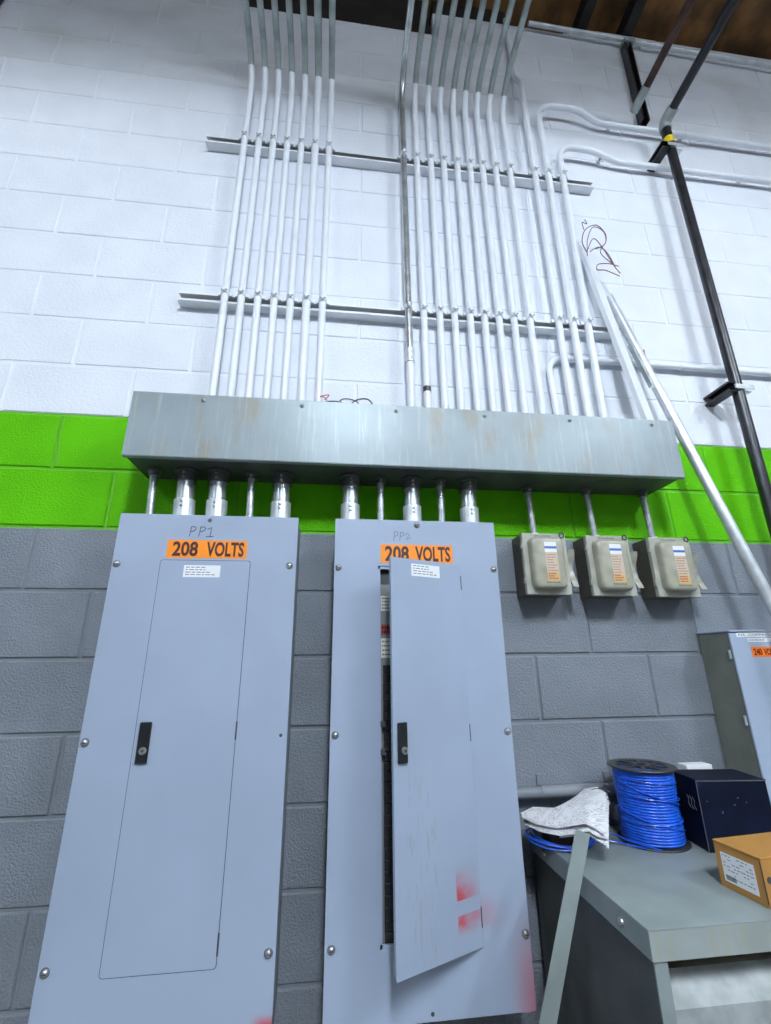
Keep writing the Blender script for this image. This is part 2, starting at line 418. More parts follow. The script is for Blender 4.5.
def bay_lamp(x, y, z, lab, tubemat, ln=1.0):
    """hooded two-tube lamp running away from the wall; its lip is level with the tubes"""
    t = thing('strip_light', lab, 'ceiling light', (x, y, z), 'tube lamps of the hall')
    y0, y1 = y - ln / 2 - .06, y + ln / 2 + .06; hw = .17
    prof = [(-hw, -.002), (-hw, .05), (-.07, .13), (.07, .13), (hw, .05), (hw, -.002), (hw - .005, -.002), (hw - .005, .046), (.067, .124), (-.067, .124), (-hw + .005, .046), (-hw + .005, -.002)]
    bm = BM(); a_prism(bm, prof, y1 - y0, Matrix(((1, 0, 0, x), (0, 0, 1, y0), (0, 1, 0, z), (0, 0, 0, 1))))
    for ya in (y0, y1 - .006):
        a_box(bm, x - hw, x + hw, ya, ya + .006, z - .002, z + .05); a_box(bm, x - .07, x + .07, ya, ya + .006, z + .05, z + .124)
    part('housing', bm, 'hood', t)
    for dx in (-.075, .075):
        bm = BM(); a_tube(bm, [(x + dx, y - ln / 2, z), (x + dx, y + ln / 2, z)], .024, 10); part('tube', bm, tubemat, t)
    for yy in (y0 + .1, y1 - .1):
        bm = BM(); a_tube(bm, [(x, yy, z + .12), (x, yy, ROOF_Z - yy * SL)], .004, 6); part('hanger', bm, 'emt', t)
LY = -3.2
bay_lamp(-1.7, LY, 4.31, 'hooded tube lamp left of the viewer', 'tube_left')
bay_lamp(1.3, LY, 4.36, 'hooded tube lamp just behind and above the viewer', 'tube_main')
bay_lamp(4.3, LY, 4.60, 'hooded tube lamp right of the viewer', 'tube_right')
for i, (x, y) in enumerate(((1.6, -5.0), (3.9, -5.0), (6.2, -5.0), (2.6, -7.5), (5.6, -7.5))):
    hood_lamp(x - .6, x + .6, y, 5.35, 'bare tube lamp under the roof behind the viewer, ' + ('left of the nearer row', 'middle of the nearer row', 'right of the nearer row', 'left of the farther row', 'right of the farther row')[i], 'tube_far', False)

# ------------------------------------------------------------------ strut channels
def strut(z, x0, x1, lab):
    t = thing('strut_channel', lab, 'channel', (x0, -.0205, z), 'wall channels that carry the conduits')
    w, d, th, lip = .0206, .041, .0026, .0095
    prof = [(-d, -w), (0, -w), (0, w), (-d, w), (-d, w - lip), (-d + th, w - lip), (-d + th, w - th), (-th, w - th), (-th, -w + th), (-d + th, -w + th), (-d + th, -w + lip), (-d, -w + lip)]
    bm = BM(); a_prism(bm, prof, x1 - x0, Matrix(((0, 0, 1, x0), (1, 0, 0, 0), (0, 1, 0, z), (0, 0, 0, 1)))); part('rail', bm, 'strut', t)
    bm = BM()
    a_box(bm, x0 + .001, x1 - .001, -.006, -.0028, z - .017, z + .017); part('channel_back', bm, 'slot_dark', t)
    for x in (x0 + .11, x0 + .56, x0 + 1.1, x1 - .2):
        bm = BM(); a_lathe(bm, [(0, -.012), (.006, -.012), (.006, -.0065), (0, -.0065)], (x, 0, z), (0, 1, 0), 8); part('bolt', bm, 'screw', t)
strut(3.832, .537, 2.376, 'upper white slotted channel across the conduits')
strut(2.955, .530, 2.366, 'lower white slotted channel across the conduits')
STRUTZ = (3.832, 2.955)

# ------------------------------------------------------------------ conduits
GZ1 = 2.425          # top of the trough
CY = -.0565
def strap(t, x, y, z, r, axis='z'):
    """two-piece strut strap round a vertical pipe with its pinch screw"""
    bm = BM()
    a_lathe(bm, [(r, -.009), (r + .0022, -.009), (r + .0022, .009), (r, .009)], (x, y, z), (0, 0, 1), 12)
    a_box(bm, x - r - .012, x - r + .001, y + .002, y + .0135, z - .008, z + .008)
    a_box(bm, x + r - .001, x + r + .012, y + .002, y + .0135, z - .008, z + .008)
    a_box(bm, x - .004, x + .004, y - r - .013, y - r + .001, z - .008, z + .008)
    s = part('strap', bm, 'strut', t)
    bm = BM(); a_tube(bm, [(x - .011, y - r - .007, z), (x + .012, y - r - .007, z)], .003, 6); part('strap_screw', bm, 'screw', s)
def lock_nut(t, x, y, z, r, up=True, mat='white_pipe'):
    bm = BM(); a_lathe(bm, [(0, 0), (r + .006, 0), (r + .006, .008), (r + .003, .010), (r + .003, .026), (0, .026)], (x, y, z), (0, 0, 1 if up else -1), 12)
    part('connector', bm, mat, t)
slope_dir = Vector((0, -math.cos(R(8)), math.sin(R(8))))
ORD = ['first', 'second', 'third', 'fourth', 'fifth', 'sixth', 'seventh', 'eighth', 'ninth']
def wall_conduit(x, zb, r, lab, grp, run=2.6, gal=False, xt=None, paint_z=4.18, band=False):
    xt = x if xt is None else xt
    t = thing('conduit', lab, 'conduit', (x, CY, GZ1), grp)
    bend = Vector((xt, CY, zb))
    path = fillet([(x, CY, GZ1), bend, bend + slope_dir * run], .16, 8)
    # painted below / bare above: cut the polyline just after the start of the bend
    ci = 4
    if gal:
        lo, up = [Vector((x, CY, GZ1)), Vector((x, CY, 2.735))], [Vector((x, CY, 2.735))] + path[1:]
    else: lo, up = path[:ci + 2], path[ci + 1:]
    bm = BM(); a_tube(bm, lo, r, 14); part('painted_pipe', bm, 'white_pipe', t, label='white painted run')
    bm = BM(); a_tube(bm, up, r, 14); part('bare_pipe', bm, 'nipple' if gal else 'emt_dull', t, label='bare galvanised run')
    for z in STRUTZ: strap(t, x, CY, z + .012, r)
    lock_nut(t, x, CY, GZ1, r)
    if gal:
        bm = BM(); a_tube(bm, [(x, CY, 2.705), (x, CY, 2.765)], r + .003, 14); c = part('coupling', bm, 'emt', t)
        for z in (2.72, 2.75):
            bm = BM(); a_lathe(bm, [(0, 0), (.004, 0), (.004, .005), (0, .006)], (x, CY - r - .002, z), (0, -1, 0), 8); part('set_screw', bm, 'screw', c)
    if band:
        bm = BM(); a_tube(bm, [(x, CY, 2.578), (x, CY, 2.600)], r + .0012, 14); part('tape_band', bm, 'tape', t, label='black tape band')
    return t
for i in range(7):
    wall_conduit(.7075 + .0623 * i, 4.30 - .004 * i, .0165 if i == 5 else .0142,
        '%s white conduit from the left in the left bank of seven above the trough' % ORD[i], 'left bank of conduits')
wall_conduit(1.4255, 4.33, .0150, 'bare shiny galvanised conduit left of the right bank of white conduits', 'right bank of conduits', gal=True)
for i, x in enumerate((1.4885, 1.5545, 1.6165, 1.682, 1.7435, 1.8055, 1.870, 1.9405)):
    wall_conduit(x, 4.33, .0142,
        ('white conduit with a black tape band near its foot beside the bare conduit' if i == 0 else
         '%s white conduit right of the bare galvanised one, bending off under the roof' % ORD[i]), 'right bank of conduits', band=(i == 0))
def run_conduit(pts, rad, r, lab, straps=(), struts_=True, mat='white_pipe', grp='conduits turning along the wall', nut=True):
    t = thing('conduit', lab, 'conduit', pts[0], grp)
    bm = BM(); a_tube(bm, fillet(pts, rad, 9) if len(pts) > 2 else pts, r, 14); part('pipe', bm, mat, t)
    if struts_:
        for z in STRUTZ:
            if z < pts[1][2]:
                f = (z - pts[0][2]) / (pts[1][2] - pts[0][2]); strap(t, pts[0][0] + f * (pts[1][0] - pts[0][0]), pts[0][1], z + .012, r)
    if nut: lock_nut(t, *pts[0], r)
    for x, y, z in straps:
        bm = BM(); a_lathe(bm, [(r, -.01), (r + .002, -.01), (r + .002, .01), (r, .01)], (x, y, z), (1, 0, 0), 12)
        a_box(bm, x - .01, x + .01, y + r - .003, -.0005, z + r - .001, z + r + .003)
        a_box(bm, x - .008, x + .008, -.004, -.0005, z + r, z + r + .028)
        part('strap', bm, 'emt' if mat != 'white_pipe' else 'strut', t)
    return t
run_conduit([(2.066, CY, GZ1), (2.066, CY, 4.50), (2.060, -.022, 4.62), (2.055, -.022, 5.12)], .12, .0145, 'white conduit running straight up the wall between the bent ones')
run_conduit([(2.128, CY, GZ1), (2.136, CY, 4.352), (2.36, CY, 4.352), (2.48, -.035, 4.303), (4.4, -.035, 4.290)], [.10, .2, .2], .0150, 'white conduit looping over to the higher run along the wall', [(2.56, -.035, 4.302), (2.98, -.035, 4.299)])
run_conduit([(2.191, CY, GZ1), (2.212, CY, 4.055), (2.40, CY, 4.048), (2.53, -.035, 4.022), (4.4, -.035, 4.020)], [.085, .25, .25], .0150, 'white conduit looping over to the lower run along the wall', [(2.46, -.04, 4.035), (3.262, -.035, 4.021)])
run_conduit([(2.021, -.022, GZ1), (2.013, -.022, 2.803), (4.4, -.022, 2.803)], [.07], .0125, 'thin white conduit turning right just above the trough behind the others', [(2.62, -.022, 2.803)], struts_=False)
run_conduit([(2.19, -.03, 5.108), (2.30, -.03, 5.106), (4.4, -.03, 5.05)], [.3], .0125, 'thin bare conduit running along the top of the wall', [(2.9, -.03, 5.09)], struts_=False, mat='emt', nut=False)

# ------------------------------------------------------------------ wireway trough
gx0, gx1, gy, gz0 = .511, 2.357, -.196, 2.208
t = thing('wireway_trough', 'long grey steel wiring trough above both panels', 'wireway', ((gx0 + gx1) / 2, 0, gz0))
bm = BM(); a_box(bm, gx0 + .002, gx1 - .002, gy + .003, -.0005, gz0 + .001, GZ1 - .001, .002); part('trough_body', bm, 'gutter_shade', t)
bm = BM(); a_box(bm, gx0, gx1, gy - .0015, gy + .0025, gz0 - .002, GZ1, .0012)
a_box(bm, gx0, gx1, gy, gy + .018, gz0 - .003, gz0 - .0005); a_box(bm, gx0, gx1, gy, gy + .02, GZ1 - .0005, GZ1 + .002)
part('cover', bm, 'gutter', t)
for x in (.725, 1.035, 1.345, 1.651, 1.960, 2.270):
    bm = BM(); a_lathe(bm, [(0, .006), (.003, .0058), (.006, .0035), (.0065, 0), (0, 0)], (x, gy - .0015, 2.405), (0, -1, 0), 10)
    s = part('screw', bm, 'screw', t); bm = BM(); a_box(bm, x - .0045, x + .0045, gy - .0080, gy - .0070, 2.4043, 2.4057); part('screw_slot', bm, 'slot_dark', s)
for x in (.86, 1.345, 1.75, 2.20):
    bm = BM(); a_box(bm, x - .016, x + .016, gy + .018, gy + .03, gz0 - .006, gz0 + .0005, .002); part('cover_clip', bm, 'gutter_shade', t)

# ------------------------------------------------------------------ nipples between trough and boxes
def nipple(x, y, z0, z1, r, lab, grp, big=True, xb=None):
    xb = x if xb is None else xb
    t = thing('conduit_nipple', lab, 'conduit', (xb, y, z0), grp)
    d = Vector((x - xb, 0, z1 - z0)).normalized(); b0 = Vector((xb, y, z0)); b1 = Vector((x, y, z1))
    bm = BM(); a_tube(bm, [b0, b1], r, 18); part('pipe', bm, 'nipple', t)
    k = .042 if big else .022
    for nm, p, dd, m in (('lower_connector', b0, d, 'emt'), ('upper_connector', b1, -d, 'dark_fit')):  # upper connectors get a darker metal standing in for the trough's shadow
        if not big and nm == 'lower_connector': k2 = .012
        else: k2 = k if nm != 'lower_connector' else .068
        bm = BM(); a_lathe(bm, [(r, .0005), (r + .009, .0005), (r + .009, .007), (r + .005, .009), (r + .005, k2), (r, k2)], p, dd, 18); c = part(nm, bm, m, t)
        if big or nm == 'upper_connector':
            for q in ((((.018, .032) if nm == 'upper_connector' else (.044, .058))) if big else (.015,)):
                bm = BM(); a_lathe(bm, [(0, .006), (.0045, .005), (.0045, 0), (0, 0)], p + dd * q + Vector((0, -r - .003, 0)), (0, -1, 0), 8); part('set_screw', bm, 'screw', c)
PT = 2.0365
ny = -.085
p1lab = 'panel marked with a 1'; p2lab = 'panel marked with a 2'
for x, xb, big, lab in ((.567, .574, False, 'slim bare nipple at the left end above the left panel'), (.668, .676, True, 'thick bare nipple second from the left above the left panel'),
                        (.769, .775, True, 'thick bare nipple in the middle above the left panel'), (.874, .879, False, 'slim bare nipple between two thick ones above the left panel'),
                        (.974, .976, True, 'thick bare nipple at the right end above the left panel')):
    nipple(x, ny, PT, gz0, .0275 if big else .0118, lab, 'nipples above the left panel', big, xb)
for x, big, lab in ((1.202, True, 'thick bare nipple at the left end above the open panel'), (1.304, False, 'slim bare nipple second from the left above the open panel'),
                    (1.411, True, 'thick bare nipple in the middle above the open panel'), (1.512, False, 'slim bare nipple second from the right above the open panel'),
                    (1.610, True, 'thick bare nipple at the right end above the open panel')):
    nipple(x, ny, PT, gz0, .0265 if big else .0118, lab, 'nipples above the open panel', big)

# ------------------------------------------------------------------ the two panels
PB = .805; PF = -.153
def screw(t, x, z, y=PF, r=.009):
    bm = BM(); a_lathe(bm, [(0, .0075), (r * .45, .007), (r * .8, .005), (r, .0015), (r, 0), (0, 0)], (x, y, z), (0, -1, 0), 12)
    s = part('cover_screw', bm, 'screw', t); b2 = BM(); a_lathe(b2, [(0, .0009), (r * 1.18, .0009), (r * 1.18, 0), (0, 0)], (x, y, z), (0, -1, 0), 14); part('washer', b2, 'dark_fit', s); bm = BM(); a_box(bm, x - r * .6, x + r * .6, y - .0078, y - .0068, z - .0009, z + .0009); part('screw_slot', bm, 'slot_dark', s)
def hole(t, x, z, y=PF):
    bm = BM(); a_lathe(bm, [(0, .0006), (.0045, .0006), (.0045, 0), (0, 0)], (x, y, z), (0, -1, 0), 10); part('screw_hole', bm, 'slot_dark', t)
def rrect(x0, x1, z0, z1, r, n=4):
    pts = []
    for cx, cz, a0 in ((x1 - r, z1 - r, 0), (x0 + r, z1 - r, 90), (x0 + r, z0 + r, 180), (x1 - r, z0 + r, 270)):
        for k in range(n + 1):
            a = R(a0 + 90 * k / n); pts.append((cx + r * math.cos(a), cz + r * math.sin(a)))
    return pts
def plate(bm, x0, x1, z0, z1, y0, y1, r=.004):
    a_prism(bm, rrect(x0, x1, z0, z1, r), abs(y1 - y0), Matrix(((1, 0, 0, 0), (0, 0, -1, max(y0, y1)), (0, 1, 0, 0), (0, 0, 0, 1))))
def stroke(t, name, strokes, y, r=.0011, mat='ink', lab=None):
    bm = BM()
    for s in strokes: a_tube(bm, [(x, y, z) for x, z in s], r, 5)
    return part(name, bm, mat, t, label=lab)
def letters_p(x, z, w, h):
    a = [(x, z), (x + .1 * w, z + .5 * h), (x + .15 * w, z + h)]
    b = [(x + .15 * w, z + h), (x + .6 * w, z + 1.02 * h), (x + .8 * w, z + .85 * h), (x + .65 * w, z + .62 * h), (x + .2 * w, z + .5 * h)]
    return [a, b]
def latch(parent, x, z0, z1, y, w=.029):
    bm = BM(); a_box(bm, x, x + w, y - .008, y, z0, z1, .002); a = part('latch', bm, 'black_plastic', parent, label='black latch plate')
    bm = BM(); a_box(bm, x + .004, x + w - .004, y - .0095, y - .008, z1 - .014, z1 - .004, .0006); part('finger_lip', bm, 'black_plastic', a)
    lz = z0 + .029; lx = x + w * .58
    bm = BM(); a_lathe(bm, [(0, .004), (.0035, .004), (.0045, .0055), (.0085, .005), (.0095, .002), (.0095, 0), (0, 0)], (lx, y - .008, lz), (0, -1, 0), 14); k = part('lock', bm, 'screw', a, label='round key lock')
    bm = BM(); a_box(bm, lx - .0012, lx + .0012, y - .0128, y - .0118, lz - .004, lz + .004); a_lathe(bm, [(.0, .0049), (.004, .0049), (.004, .004), (0, .004)], (lx, y - .008, lz), (0, -1, 0), 10); part('keyway', bm, 'slot_dark', a)
    return a

def panel(x0, x1, lab, covermat, opened):
    t = thing('electrical_panel', lab, 'electrical panel', (x0, 0, PB))
    bm = BM()
    th = .003
    if opened:
        a_box(bm, x0 + .003, x1 - .003, -.006, -.0005, PB + .003, PT - .003)
        a_box(bm, x0 + .003, x0 + .006, PF + .003, -.001, PB + .003, PT - .003); a_box(bm, x1 - .006, x1 - .003, PF + .003, -.001, PB + .003, PT - .003)
        a_box(bm, x0 + .003, x1 - .003, PF + .003, -.001, PB + .003, PB + .006); a_box(bm, x0 + .003, x1 - .003, PF + .003, -.001, PT - .006, PT - .003)
    else: a_box(bm, x0 + .003, x1 - .003, PF + .003, -.0005, PB + .003, PT - .003)
    part('box', bm, 'panel_side', t)
    return t
# panel 1 (door shut)
x0, x1 = .519, 1.040
t = panel(x0, x1, 'left grey electrical panel with its door shut', 'panel1', False)
D1 = (.6525, .905, .940, 1.8965)
bm = BM(); a_box(bm, x0, x1, PF, PF + .004, PB, PT, .0012); part('cover', bm, 'panel1', t)
bm = BM(); plate(bm, D1[0] - .0016, D1[1] + .0016, D1[2] - .0016, D1[3] + .0016, PF, PF - .0003, .008); part('door_gap', bm, 'slot_dark', t)
bm = BM(); plate(bm, D1[0], D1[1], D1[2], D1[3], PF - .0002, PF - .0012, .007); d = part('door', bm, 'panel', t)
latch(d, .663, 1.370, 1.466, PF - .0012)
bm = BM(); a_box(bm, .719, .822, PF - .0016, PF - .0012, 1.8475, 1.8825); l = part('paper_label', bm, 'paper', d, label='small white printed label')
part('print', lines_bm(.725, .812, 1.851, 1.880, PF - .0016, 4), 'print', l)
for z in (1.44, .985):
    bm = BM(); a_box(bm, D1[1] - .001, D1[1] + .003, PF - .003, PF - .0003, z - .022, z + .022, .0008); part('hinge', bm, 'slot_dark', d)
bm = BM(); a_box(bm, .6645, .893, PF - .0005, PF, 1.904, 1.958); s = part('voltage_sticker', bm, 'orange', t, label='orange sticker reading 208 VOLTS')
part('lettering', text_bm('208', .680, .752, 1.9090, 1.9535, PF - .0005, bold=.03), 'brown_ink', s)
part('lettering', text_bm('VOLTS', .776, .884, 1.9090, 1.9535, PF - .0005, bold=.03), 'brown_ink', s)
stroke(t, 'handwriting', letters_p(.722, 1.969, .022, .030) + letters_p(.749, 1.969, .022, .030) +
       [[(.773, 1.992), (.785, 1.998), (.781, 1.970)], [(.770, 1.969), (.792, 1.970)]], PF - .0004, lab='handwritten PP1')
for x, z in ((.533, 1.884), (1.020, 1.885), (.534, 1.421), (.536, .958), (1.023, .960)): screw(t, x, z)
screw(t, .776, 2.0215, r=.005); hole(t, 1.023, 1.425)
# panel 2 (door ajar)
x0, x1 = 1.154, 1.667
t = panel(x0, x1, 'middle grey electrical panel with its door ajar and red overspray', 'panel2', True)
O = (1.287, 1.540, .946, 1.889)
bm = BM()
a_box(bm, x0, O[0], PF, PF + .004, PB, PT); a_box(bm, O[1], x1, PF, PF + .004, PB, PT)
a_box(bm, O[0], O[1], PF, PF + .004, PB, O[2]); a_box(bm, O[0], O[1], PF, PF + .004, O[3], PT)
bmesh.ops.remove_doubles(bm, verts=bm.verts[:], dist=1e-5)
part('cover', bm, 'panel2', t)
bm = BM()   # door stop flange stepping back inside the opening
for a in ((O[0], O[0] + .007, O[2], O[3]), (O[1] - .010, O[1], O[2], O[3]), (O[0], O[1], O[2], O[2] + .010), (O[0], O[1], O[3] - .010, O[3])):
    a_box(bm, a[0], a[1], PF + .003, PF + .007, a[2], a[3])
for a in ((O[0] - .001, O[0] + .001, O[2], O[3]), (O[1] - .001, O[1] + .001, O[2], O[3]), (O[0], O[1], O[2] - .001, O[2] + .001), (O[0], O[1], O[3] - .001, O[3] + .001)):
    a_box(bm, a[0], a[1], PF + .001, PF + .010, a[2], a[3])
a_box(bm, O[0] - .007, O[0] - .0045, PF - .0012, PF, O[2] - .006, O[3])
part('stop_flange', bm, 'panel', t)
bm = BM(); a_box(bm, 1.20, 1.62, -.132, -.128, .87, 1.97); dfo = part('dead_front', bm, 'dead', t)
zz = 1.60
for i in range(26):
    for sx in (0, 1):
        xa = 1.302 + sx * .110
        bm = BM(); a_box(bm, xa, xa + .100, -.141, -.132, zz - .0235, zz, .0015); b = part('breaker', bm, 'breaker', dfo)
    zz -= .025
for a, m in (((1.297, 1.342, 1.835, 1.878), 'slot_dark'), ((1.297, 1.350, 1.755, 1.800), 'cream'), ((1.297, 1.350, 1.722, 1.750), 'dead'), ((1.297, 1.350, 1.684, 1.716), 'red_label'), ((1.297, 1.350, 1.620, 1.675), 'cream')):
    bm = BM(); a_box(bm, a[0], a[1], -.1332, -.132, a[2], a[3]); lb = part('inner_label', bm, m, dfo)
    if m == 'cream': part('print', lines_bm(a[0] + .003, a[1] - .002, a[2] + .003, a[3] - .003, -.1332, 4, .004), 'print', lb)
    if m == 'red_label': part('print', lines_bm(a[0] + .002, a[1] - .002, a[2] + .004, a[3] - .004, -.1332, 2, .010), 'ink', lb)
for z in (1.445, 1.375):
    bm = BM(); a_box(bm, 1.292, 1.306, PF + .001, PF + .012, z - .008, z + .008, .002); part('strike', bm, 'dark_fit', t)
# door: local frame, x from the free edge to the hinge
dw = .2525; ang = R(23.5)
hinge = Vector((1.5435, PF - .001, .938))
bm = BM(); plate(bm, 0, dw, 0, .957, 0, -.0016, .004)
a_box(bm, .003, .0045, 0, .012, .003, .954); a_box(bm, .003, dw - .003, 0, .012, .003, .0045); a_box(bm, .003, dw - .003, 0, .012, .9525, .954)
door = build('door', bm, 'door2', t)
fx = Vector((math.cos(ang), math.sin(ang), 0))
door.location = hinge - fx * dw - Vector((x0, 0, PB)); door.rotation_euler = (0, 0, ang); door['label'] = 'open door with red paint by the hinge'
def dpart(name, bm, mat, parent=None, label=None):
    o = build(name, bm, mat, parent or door)
    if label: o['label'] = label
    return o
def dlatch(x, z0, z1, y, w=.028):
    bm = BM(); a_box(bm, x, x + w, y - .008, y, z0, z1, .002)
    a_box(bm, x + .004, x + w - .004, y - .0095, y - .008, z1 - .014, z1 - .004, .0006)
    a_box(bm, x + .004, x + .018, y + .004, y + .03, z0 + .012, z0 + .03, .002); a_box(bm, x + .004, x + .018, y + .004, y + .03, z1 - .03, z1 - .012, .002)
    dpart('latch', bm, 'black_plastic', label='black latch plate')
    bm = BM(); a_lathe(bm, [(0, .004), (.0035, .004), (.0045, .0055), (.0085, .005), (.0095, .002), (.0095, 0), (0, 0)], (x + w * .6, y - .008, z0 + .029), (0, -1, 0), 14); dpart('lock', bm, 'screw', label='round key lock')
    bm = BM(); a_lathe(bm, [(.0, .0049), (.004, .0049), (.004, .004), (0, .004)], (x + w * .6, y - .008, z0 + .029), (0, -1, 0), 10); dpart('keyway', bm, 'slot_dark')
dlatch(.012, .428, .522, -.0016)
bm = BM(); a_box(bm, .070, .172, -.0020, -.0016, .908, .944); l = dpart('paper_label', bm, 'paper', label='small white printed label')
o = build('print', lines_bm(.076, .165, .912, .942, -.0020, 4), 'print', l)
for z in (.06, .48, .90):
    bm = BM(); a_box(bm, 1.541, 1.546, PF - .003, PF, .938 + z - .022, .938 + z + .022, .001); part('hinge', bm, 'slot_dark', t)
bm = BM(); a_box(bm, 1.2955, 1.5235, PF - .0005, PF, 1.8985, 1.9565); s = part('voltage_sticker', bm, 'orange', t, label='orange sticker reading 208 VOLTS')
part('lettering', text_bm('208', 1.309, 1.384, 1.9035, 1.9520, PF - .0005, bold=.03), 'brown_ink', s)
part('lettering', text_bm('VOLTS', 1.404, 1.516, 1.9035, 1.9520, PF - .0005, bold=.03), 'brown_ink', s)
stroke(t, 'handwriting', letters_p(1.337, 1.968, .018, .030) + letters_p(1.356, 1.970, .018, .026) +
       [[(1.373, 1.988), (1.381, 1.994), (1.386, 1.987), (1.376, 1.976), (1.379, 1.974), (1.390, 1.979)]], PF - .0004, .0007, lab='handwritten PP2')
for x, z in ((1.1665, 1.881), (1.6535, 1.882), (1.168, 1.421), (1.654, 1.418), (1.170, .956), (1.656, .956), (1.412, 2.0215)): screw(t, x, z, r=.0085)
hole(t, 1.412, .819)

# ------------------------------------------------------------------ three safety switches
def safety_switch(ox, oz, lab, idx):
    t = thing('safety_switch', lab, 'switch box', (ox, 0, oz), 'safety switches right of the open panel')
    w, h, d = .156, .208, .088
    L = dict(local=True)
    bm = BM(); a_box(bm, .001, w - .001, -d, -.001, .001, h - .001, .002); part('enclosure', bm, 'switch_side_shade', t, **L)
    bm = BM(); a_box(bm, 0, w, -d - .004, -d, 0, h, .0012)
    a_box(bm, 0, .002, -d, -d + .012, 0, h); a_box(bm, w - .002, w, -d, -d + .012, 0, h); a_box(bm, 0, w, -d, -d + .012, h - .002, h); a_box(bm, 0, w, -d, -d + .012, 0, .002)
    cv = part('cover_plate', bm, 'switch_body', t, **L)
    f = -d - .004
    # raised pan pressed into the cover
    bm = BM(); rings = []
    for inset, y, rr in ((0, f + .0005, .022), (.0008, f - .016, .022), (.004, f - .0235, .020), (.009, f - .0275, .017), (.016, f - .029, .012)):
        rings.append([bm.verts.new((u, y, v)) for u, v in rrect(.017 + inset, .137 - inset, .015 + inset, .192 - inset, rr, 5)])
    for i in range(4):
        n = len(rings[0])
        for k in range(n): bm.faces.new((rings[i][k], rings[i][(k + 1) % n], rings[i + 1][(k + 1) % n], rings[i + 1][k]))
    bm.faces.new(rings[-1])
    pan = part('raised_cover', bm, 'switch_dome', cv, 60, **L)
    y = f - .0292
    rnd = random.Random(20 + idx)
    for a, m in (((.062, .104, .156, .171), 'paper'), ((.062, .104, .148, .156), 'blue_band'), ((.062, .104, .136, .148), 'paper'), ((.062, .104, .040, .136), 'warn')):
        bm = BM(); a_box(bm, a[0], a[1], y - .0004, y + .0002, a[2], a[3]); lb = part('label', bm, m, cv, **L)
        if m == 'warn': part('label_print', lines_bm(a[0] + .003, a[1] - .002, a[2] + .03, a[3] - .004, y - .0004, 7, .0032, rnd), 'warn_ink', cv, **L); part('label_print', lines_bm(a[0] + .003, a[1] - .002, a[2] + .004, a[2] + .028, y - .0004, 3, .0045, rnd), 'warn_red', cv, **L)
    # felt-pen scribble above the pan and on its foot
    sc = []
    for k in range(6):
        xx = .045 + k * .010; sc.append([(xx, .1965), (xx + .003, .2015), (xx + .006, .197), (xx + .008, .201)])
    stroke_l = BM()
    for s in sc: a_tube(stroke_l, [(x, f - .0005, z) for x, z in s], .0008, 5)
    for k in range(5):
        xx = .055 + k * .010; a_tube(stroke_l, [(xx, y, .033), (xx + .004, y, .037), (xx + .007, y, .033)], .0009, 5)
    part('felt_pen_marks', stroke_l, 'ink', cv, **L)
    # operating lever on the right
    bm = BM(); pts = [(-.092, .154), (-.086, .140), (-.074, .118), (-.068, .092), (-.078, .062), (-.098, .026)]
    wl = [(.160, .183), (.160, .186), (.160, .185), (.161, .181), (.160, .181), (.160, .180)]
    A = []
    for (yy, zz), (xa, xb) in zip(pts, wl): A.append([bm.verts.new((xa, yy, zz)), bm.verts.new((xb, yy, zz)), bm.verts.new((xb, yy + .003, zz)), bm.verts.new((xa, yy + .003, zz))])
    for i in range(len(A) - 1):
        for k in range(4): bm.faces.new((A[i][k], A[i][(k + 1) % 4], A[i + 1][(k + 1) % 4], A[i + 1][k]))
    bm.faces.new(A[0]); bm.faces.new(A[-1])
    lv = part('lever', bm, 'lever', t, **L)
    bm = BM(); a_tube(bm, [(w - .004, -.064, .146), (.172, -.064, .146)], .006, 10); part('lever_pivot', bm, 'dark_fit', lv, **L)
    bm = BM(); a_tube(bm, [(w - .002, -.082, .040), (.164, -.082, .040)], .004, 8); part('latch_pin', bm, 'slot_dark', t, **L)
    # hinge lugs on the left, padlock ring on the top right corner, knock-out ring on the side
    for z in (.165, .045):
        bm = BM(); a_box(bm, -.004, .002, -d - .002, -d + .010, z - .010, z + .010, .001); part('hinge_lug', bm, 'lever', t, **L)
    bm = BM(); pts = [(.140 + .008 * math.cos(a), f - .006 + .001 * math.sin(2 * a), h - .006 + .009 * math.sin(a)) for a in [k * 2 * math.pi / 14 for k in range(15)]]
    a_tube(bm, pts, .0022, 6); part('padlock_ring', bm, 'slot_dark', t, **L)
    for r_ in (.016, .010):
        bm = BM(); a_lathe(bm, [(r_ - .0012, 0), (r_ - .0012, .0012), (r_ + .0012, .0012), (r_ + .0012, 0)], (.001, -.035, .168), (-1, 0, 0), 16); part('knockout', bm, 'switch_side_shade', t, **L)
    return t
def warn_mat():
    m = M('warning_label', (.58, .47, .37), .5, var=.05)
    tint(m, (.62, .40, .12), lambda nt: mul(nt, ss(nt, xyz(nt, texco(nt))[2], .085, .05), .8)); return m
MT['warn'] = warn_mat(); MT['warn_ink'] = M('warning_print', (.36, .20, .14), .6); MT['warn_red'] = M('warning_red_print', (.48, .10, .04), .6)
sw = [(1.786, 1.8135, 'left grey safety switch box, next to the open panel'), (2.018, 1.8105, 'middle grey safety switch box of the row of three'), (2.253, 1.8085, 'right grey safety switch box of the row of three')]
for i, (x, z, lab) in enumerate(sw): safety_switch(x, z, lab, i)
for (x, z, lab), (xt, xb), nm in zip(sw, ((1.848, 1.853), (2.075, 2.082), (2.300, 2.307)), ('left', 'middle', 'right')):
    nipple(xt, -.045, z + .2075, gz0, .0118, 'slim bare nipple down to the %s safety switch' % nm, 'nipples above the safety switches', False, xb)

